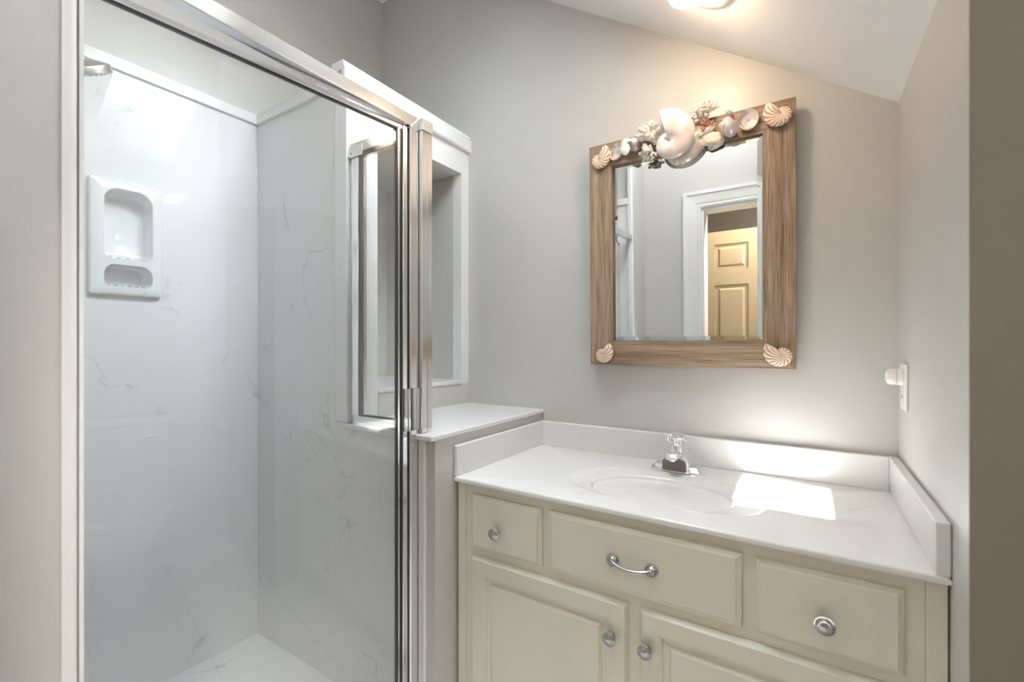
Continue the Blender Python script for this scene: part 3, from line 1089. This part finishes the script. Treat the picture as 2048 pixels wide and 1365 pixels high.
mo('frame_rail', rail([(MX0, MZ1), (IX0, IZ1), (IX1, IZ1), (MX1, MZ1)]), M['wood_h'])
mo('frame_rail', rail([(MX0, MZ0), (MX1, MZ0), (IX1, IZ0), (IX0, IZ0)]), M['wood_h'])
bm = bmesh.new()
g = .016
rings_panel(bm, IX0 + .0002, IX1 - .0002, IZ0 + .0002, IZ1 - .0002, YM + .014, [(0, 0), (.0005, .0022), (g, .0045)])
mo('mirror_glass', bm, M['mirror'])

def nautilus(name, c, size, end_deg, cw, mat, yaw_=0, turns=1.9, depth=.55, lipk=.5):
    """planispiral shell lying flat on the frame: log spiral in the x-z plane"""
    bm = bmesh.new()
    uvl = bm.loops.layers.uv.new('UVMap')
    n, m_ = 110, 20
    growth = math.log(3.3) / (2 * PI)
    rows = []
    for i in range(n + 1):
        th = (i / n - 1) * turns * 2 * PI
        k = size * math.exp(growth * th)
        rc = .51 * k           # centre line radius
        rt = .50 * k           # half width in the plane
        rd = depth * rt        # half depth
        a = math.radians(end_deg) + (-th if cw else th) * 1.0
        a = math.radians(end_deg) + (-(th) if cw else th)
        e = Vector((math.cos(a), 0, math.sin(a)))
        flare = 1.0
        row = []
        for j in range(m_):
            ph = 2 * PI * j / m_
            row.append(bm.verts.new(Vector(c) + e * (rc + rt * flare * math.cos(ph)) + Vector((0, -1, 0)) * rd * math.sin(ph)))
        rows.append(row)
    for i in range(n):
        for j in range(m_):
            j2 = (j + 1) % m_
            f = bm.faces.new((rows[i][j], rows[i][j2], rows[i + 1][j2], rows[i + 1][j]))
            for lp, (ii, jj) in zip(f.loops, ((i, j), (i, j + 1), (i + 1, j + 1), (i + 1, j))):
                # stripes curve back towards the keel
                lp[uvl].uv = (ii / n * turns / 1.9 - .035 * math.cos(2 * PI * jj / m_), jj / m_)
    # rounded closing of the aperture
    last = rows[-1]
    cen = sum((v.co for v in last), Vector()) / m_
    tang = (cen - sum((v.co for v in rows[-2]), Vector()) / m_).normalized()
    prev = last
    for s_, p_ in ((.85, .10), (.55, .20), (.2, .25)):
        ring = [bm.verts.new(cen + (v.co - cen) * s_ + tang * size * p_ * lipk) for v in last]
        for j in range(m_):
            f = bm.faces.new((prev[j], prev[(j + 1) % m_], ring[(j + 1) % m_], ring[j]))
            for lp in f.loops:
                lp[uvl].uv = (1.0 + p_ * .3, .25)
        prev = ring
    bm.faces.new(prev)
    bm.faces.new(rows[0][::-1])
    return mo(name, bm, mat, None, True, 60)

YSH = YM - .012
nn = nautilus('nautilus_shell', (-.063, YSH, 1.099), .052, 145, True, M['stripe'])
nn['label'] = 'striped shell at the lower right corner'
nn = nautilus('nautilus_shell', (-.607, YSH, 1.094), .048, 50, False, M['stripe'])
nn['label'] = 'striped shell at the lower left corner'
nn = nautilus('nautilus_shell', (-.064, YSH, 1.784), .053, 132, True, M['stripe'])
nn['label'] = 'striped shell at the upper right corner'
nn = nautilus('nautilus_shell', (-.615, YSH, 1.773), .052, 58, False, M['stripe'])
nn['label'] = 'striped shell at the upper left corner'
nn = nautilus('pearl_nautilus', (-.366, YM - .040, 1.768),   .107, 106, False, M['pearl'], depth=.58, lipk=.25)
nn['label'] = 'large pearly white shell at the top centre'
# flat pearl shell behind it
bm = bmesh.new()
lathe(bm, [(.047, .0115), (.052, 0), (.054, -.006), (.045, -.016), (.02, -.024), (.002, -.026)], (0, 0, 0), (0, 1, 0), 40)
move(bm, Matrix.Translation((-.322, YM - .003, 1.755)) @ Matrix.Rotation(math.radians(-35), 4, 'Y') @ Matrix.Diagonal((1.25, 1, .95, 1)))
o = mo('pearl_shell', bm, M['pearl'], None, True, 60)

def dish_shell(c, a, b_, rotdeg, mat, rimmat, holes=True):
    """open oval ear shell"""
    bm = bmesh.new()
    R = Matrix.Translation(c) @ Matrix.Rotation(math.radians(rotdeg), 4, 'Y')
    rings = []
    for k, y in ((1.0, 0), (1.04, -.010), (1.0, -.013), (.93, -.011), (.75, -.004), (.5, -.001), (.2, .0), (.03, .0)):
        rings.append([R @ Vector((a * k * math.cos(t_) * (1 + .08 * math.cos(t_)), y, b_ * k * math.sin(t_))) for t_ in [2 * PI * q / 40 for q in range(40)]])
    loft(bm, rings)
    o = mo('abalone_shell', bm, mat, None, True, 60)
    bm = bmesh.new()
    for q in range(6):
        t_ = math.radians(150 + q * 17)
        p = R @ Vector((a * .8 * math.cos(t_), -.0085, b_ * .8 * math.sin(t_)))
        ball(bm, p, .0016, 1)
    h = obj('shell_holes', move(bm, TILT), M['dark'], o, True)
    bm = bmesh.new()
    path = [R @ Vector((a * 1.02 * math.cos(2 * PI * q / 40) * (1 + .08 * math.cos(2 * PI * q / 40)), -.0118, b_ * 1.02 * math.sin(2 * PI * q / 40))) for q in range(20, 38)]
    tube(bm, path, [.0012 + .0022 * math.sin(PI * k / 17) for k in range(18)], 8)
    obj('shell_rim', move(bm, TILT), rimmat, o, True)
    return o
dish_shell((-.549, YM - .001, 1.789), .0195, .030, 28, M['nacre'], M['shell_tan'])
dish_shell((-.148, YM - .001, 1.791), .0255, .0295, 0, M['nacre'], M['shell_tan'])

def turban(c, R0, axis_dir, mat, name, label, op=False, turns=3.2):
    """helicospiral snail shell, spire along axis_dir in the mirror plane"""
    bm = bmesh.new()
    n, m_ = 120, 18
    w = Vector(axis_dir).normalized()
    u = Vector((0, -1, 0))
    v = w.cross(u).normalized()
    g = math.log(1.95) / (2 * PI)
    rows = []
    for i in range(n + 1):
        th = (i / n - 1) * turns * 2 * PI
        k = R0 * math.exp(g * th)
        rc, rt = .50 * k, .52 * k
        h = 1.15 * (R0 - k)
        e = u * math.cos(th) + v * math.sin(th)
        rows.append([bm.verts.new(Vector(c) + e * (rc + rt * math.cos(2 * PI * j / m_)) + w * (h + rt * 1.02 * math.sin(2 * PI * j / m_))) for j in range(m_)])
    for i in range(n):
        for j in range(m_):
            bm.faces.new((rows[i][j], rows[i][(j + 1) % m_], rows[i + 1][(j + 1) % m_], rows[i + 1][j]))
    bm.faces.new(rows[0][::-1])
    bm.faces.new(rows[-1])
    o = mo(name, bm, mat, None, True, 60)
    o['label'] = label
    return o
turban((-.183, YM - .026, 1.776), .040, (-.80, -.15, .12), M['pearl'], 'turban_shell', 'pearly spiral shell right of the corals')
o = turban((-.503, YM - .020, 1.783), .041, (.60, .1, .55), M['pearl'], 'turban_shell', 'white spiral shell left of the corals')
bm = bmesh.new()
lathe(bm, [(.015, 0), (.0155, .003), (.012, .006), (.004, .008), (.0005, .008)], (0, 0, 0), (0, -1, 0), 28)
move(bm, Matrix.Translation((-.503, YM - .056, 1.768)) @ Matrix.Diagonal((1, 1, 1.25, 1)))
obj('operculum', move(bm, TILT), M['shell_cream'], o, True)

def coral(c, base_dir, spread, n_main, length, r0, mat, name, label, seed, knob_r=1.25, levels=3, mat2=None):
    rnd = random.Random(seed)
    bm = bmesh.new()
    def grow(p, d, L, r, lev):
        pts = [p]
        q = p
        dd = d.copy()
        for s_ in range(3):
            dd = (dd + Vector((rnd.uniform(-.35, .35), rnd.uniform(-.25, .15), rnd.uniform(-.35, .35)))).normalized()
            q = q + dd * L / 3
            q.y = min(q.y, YM - r - .001)
            pts.append(q.copy())
        tube(bm, pts, [r, r * .92, r * .88, r * .8], 8)
        ball(bm, q, r * knob_r, 1)
        for s_ in range(3):
            z = pts[1 + s_ % 3] + Vector((rnd.uniform(-1, 1), rnd.uniform(-1, 0), rnd.uniform(-1, 1))).normalized() * r * .9
            ball(bm, z, r * rnd.uniform(.35, .6), 1)
        if lev > 0:
            for b_ in range(2 if rnd.random() < .6 else 3):
                nd = (dd + Vector((rnd.uniform(-1, 1), rnd.uniform(-.6, .25), rnd.uniform(-1, 1))) * spread).normalized()
                grow(pts[rnd.choice((2, 3))].copy(), nd, L * rnd.uniform(.6, .85), r * .78, lev - 1)
    bd = Vector(base_dir).normalized()
    for k in range(n_main):
        d = (bd + Vector((rnd.uniform(-1, 1), rnd.uniform(-.4, .1), rnd.uniform(-1, 1))) * spread).normalized()
        grow(Vector(c), d, length, r0, levels - 1)
    o = mo(name, bm, mat, None, True, 70)
    o['label'] = label
    return o
coral((-.412, YM - .016, 1.782), (.0, -.15, 1), .6, 9, .031, .0115, M['coral'], 'coral', 'white finger coral left of the large pearly shell', 3, 1.2)
coral((-.430, YM - .016, 1.757), (-.1, -.35, -.6), 1.0, 12, .018, .0062, M['coral'], 'coral', 'white frilly coral hanging over the mirror glass', 11, 1.35)
coral((-.270, YM - .016, 1.808), (.05, -.15, 1), .55, 10, .024, .0044, M['coral'], 'coral', 'white branching coral rising above the frame', 21, 1.35, 4)
coral((-.264, YM - .012, 1.790), (.2, -.4, .35), .9, 10, .014, .0042, M['coral_red'], 'coral', 'reddish coral base under the white branches', 31, 1.2)
coral((-.205, YM - .010, 1.806), (.1, -.1, 1), .5, 4, .012, .0028, M['coral'], 'coral', 'small pale coral sprig on the top rail', 41, 1.3)
# honeycomb coral slabs
for (c, sx, sz, rz, sd_) in (((-.250, YM - .016, 1.757), .034, .022, -15, 1), ((-.262, YM - .022, 1.782), .030, .012, 28, 2), ((-.236, YM - .003, 1.745), .024, .015, 30, 5)):
    bm = bmesh.new()
    bmesh.ops.create_icosphere(bm, subdivisions=4, radius=1)
    for v in bm.verts:
        q = mnoise.noise(v.co * 1.7 + Vector((sd_ * 9, 0, 0))) * .28 + mnoise.noise(v.co * 7 + Vector((0, sd_ * 5, 0))) * .16 + mnoise.noise(v.co * 16) * .07
        v.co *= 1 + q
    move(bm, Matrix.Translation(c) @ Matrix.Rotation(math.radians(-rz), 4, 'Y') @ Matrix.Diagonal((sx, .010, sz, 1)))
    o = mo('coral_slab', bm, M['coral_pit'], None, True, 80)
    o['label'] = 'pitted pale coral slab right of the large pearly shell'

# ------------------------------------------------------------------ recessed spot over the mirror
lp = thing('ceiling_spotlight', 'lit white eyeball spotlight in the sloped ceiling above the mirror', 'ceiling light', sp(-.245, 1.240))
c0 = sp(-.245, 1.240)
bm = bmesh.new()
lathe(bm, [(.108, -.0005), (.108, -.003), (.102, -.007), (.070, -.010), (.062, -.006), (.056, -.0006)], c0, nrm, 48)
obj('trim_ring', bm, M['plastic'], lp, True)
aim = Vector((-.12, .25, -.95)).normalized()
bc = c0 - nrm * .012 + Vector((-.006, -.004, 0))
bm = bmesh.new()
lathe(bm, [(.034, -.010), (.046, .0), (.050, .010), (.050, .016)], bc, aim, 36)
obj('eyeball_sleeve', bm, M['plastic'], lp, True)
bm = bmesh.new()
lathe(bm, [(.040, .0165), (.047, .019), (.0475, .025), (.043, .034), (.032, .042), (.016, .047), (.001, .048)], bc, aim, 36)
obj('bulb', bm, M['bulb'], lp, True)

rl = thing('added_ceiling_light', 'added fill light out of view on the flat ceiling, shaped as a round opal fixture', 'fill light', (-.45, .46, ZC))  # unseen light added overhead to brighten the vanity and shower
bm = bmesh.new()
lathe(bm, [(.15, -.0005), (.15, -.025), (.14, -.028)], (-.45, .46, ZC), (0, 0, 1), 40)
obj('fill_base', bm, M['alu_matte'], rl, True)
bm = bmesh.new()
lathe(bm, [(.138, -.0285), (.132, -.055), (.108, -.082), (.06, -.10), (.004, -.106)], (-.45, .46, ZC), (0, 0, 1), 40)
obj('fill_shade', bm, M['ceiling_fill'], rl, True)

# ------------------------------------------------------------------ outlet and night light on the right wall
ot = thing('wall_outlet', 'white outlet cover plate on the right wall above the splash', 'outlet', (XR, 1.4646, 1.0245))
bm = B(XR - .006, XR - .0002, 1.4285, 1.5015, .9665, 1.0795, .002, 2)
obj('cover_plate', bm, M['plastic'], ot)
bm = bmesh.new()
box(bm, XR - .0075, XR - .006, 1.449, 1.481, .982, 1.012, .0006, 1)
obj('receptacle', bm, M['plastic'], ot)
bm = bmesh.new()
for y in (1.4585, 1.4705):
    box(bm, XR - .0079, XR - .0074, y, y + .0022, .994, 1.004)
obj('slots', bm, M['dark'], ot)
nl = thing('night_light', 'round white plug-in night light on the right wall outlet', 'night light', (XR - .007, 1.465, 1.0475))
bm = bmesh.new()
lathe(bm, [(.0195, 0), (.0205, .002), (.0205, .012)], (XR - .0065, 1.465, 1.0475), (-1, 0, 0), 36)
obj('plug_base', bm, M['plastic'], nl, True)
bm = bmesh.new()
lathe(bm, [(.0190, .0125), (.0200, .014), (.0198, .024), (.0165, .030), (.009, .0325), (.001, .033)], (XR - .0065, 1.465, 1.0475), (-1, 0, 0), 36)
obj('lens', bm, M['plastic'], nl, True)

# small chip of white filler left on the wall beside the mirror
bm = bmesh.new()
for k in range(7):
    ball(bm, (-.0005 + random.uniform(-.0025, .0025), D - .0003, 1.433 + (k - 3) * .003), .0018, 1, (1, .35, 1.2))
ch = obj('paint_chip', bm, M['trim'])
tag(ch, 'small white chip on the wall right of the mirror', 'paint chip')

# ------------------------------------------------------------------ toilet (seen as a faint reflection in the shower glass)
TYc = .43
to = thing('toilet', 'white toilet in the alcove, faintly reflected in the shower glass', 'toilet', (.62, TYc, 0))
bm = bmesh.new()
def oval(cx, a, b_, z, n=36, egg=.12):
    return [(cx + a * math.cos(2 * PI * k / n), TYc + b_ * math.sin(2 * PI * k / n) * (1 + egg * math.cos(2 * PI * k / n)), z) for k in range(n)]
loft(bm, [oval(.66, .21, .105, 0), oval(.66, .205, .10, .03), oval(.66, .17, .085, .10), oval(.63, .19, .11, .2), oval(.57, .245, .165, .30), oval(.55, .265, .182, .365), oval(.55, .268, .185, .385), oval(.55, .22, .14, .387), oval(.55, .16, .10, .30), oval(.57, .06, .05, .26)])
obj('bowl', bm, M['porcelain'], to, True, 50)
bm = bmesh.new()
loft(bm, [oval(.55, .272, .188, .389), oval(.55, .276, .192, .395), oval(.55, .272, .188, .405)])
obj('seat', bm, M['porcelain'], to, True)
bm = bmesh.new()
loft(bm, [oval(.55, .270, .186, .407), oval(.55, .274, .190, .413), oval(.55, .262, .178, .424)])
obj('lid', bm, M['porcelain'], to, True)
bm = B(.84, 1.035, TYc - .21, TYc + .21, .37, .73, .02, 3)
obj('tank', bm, M['porcelain'], to, True)
bm = B(.832, 1.04, TYc - .218, TYc + .218, .731, .765, .01, 3)
obj('tank_lid', bm, M['porcelain'], to, True)
bm = bmesh.new()
tube(bm, [(.838, TYc + .15, .67), (.815, TYc + .15, .67), (.812, TYc + .10, .665)], .007, 10)
obj('flush_lever', bm, M['chrome'], to, True)
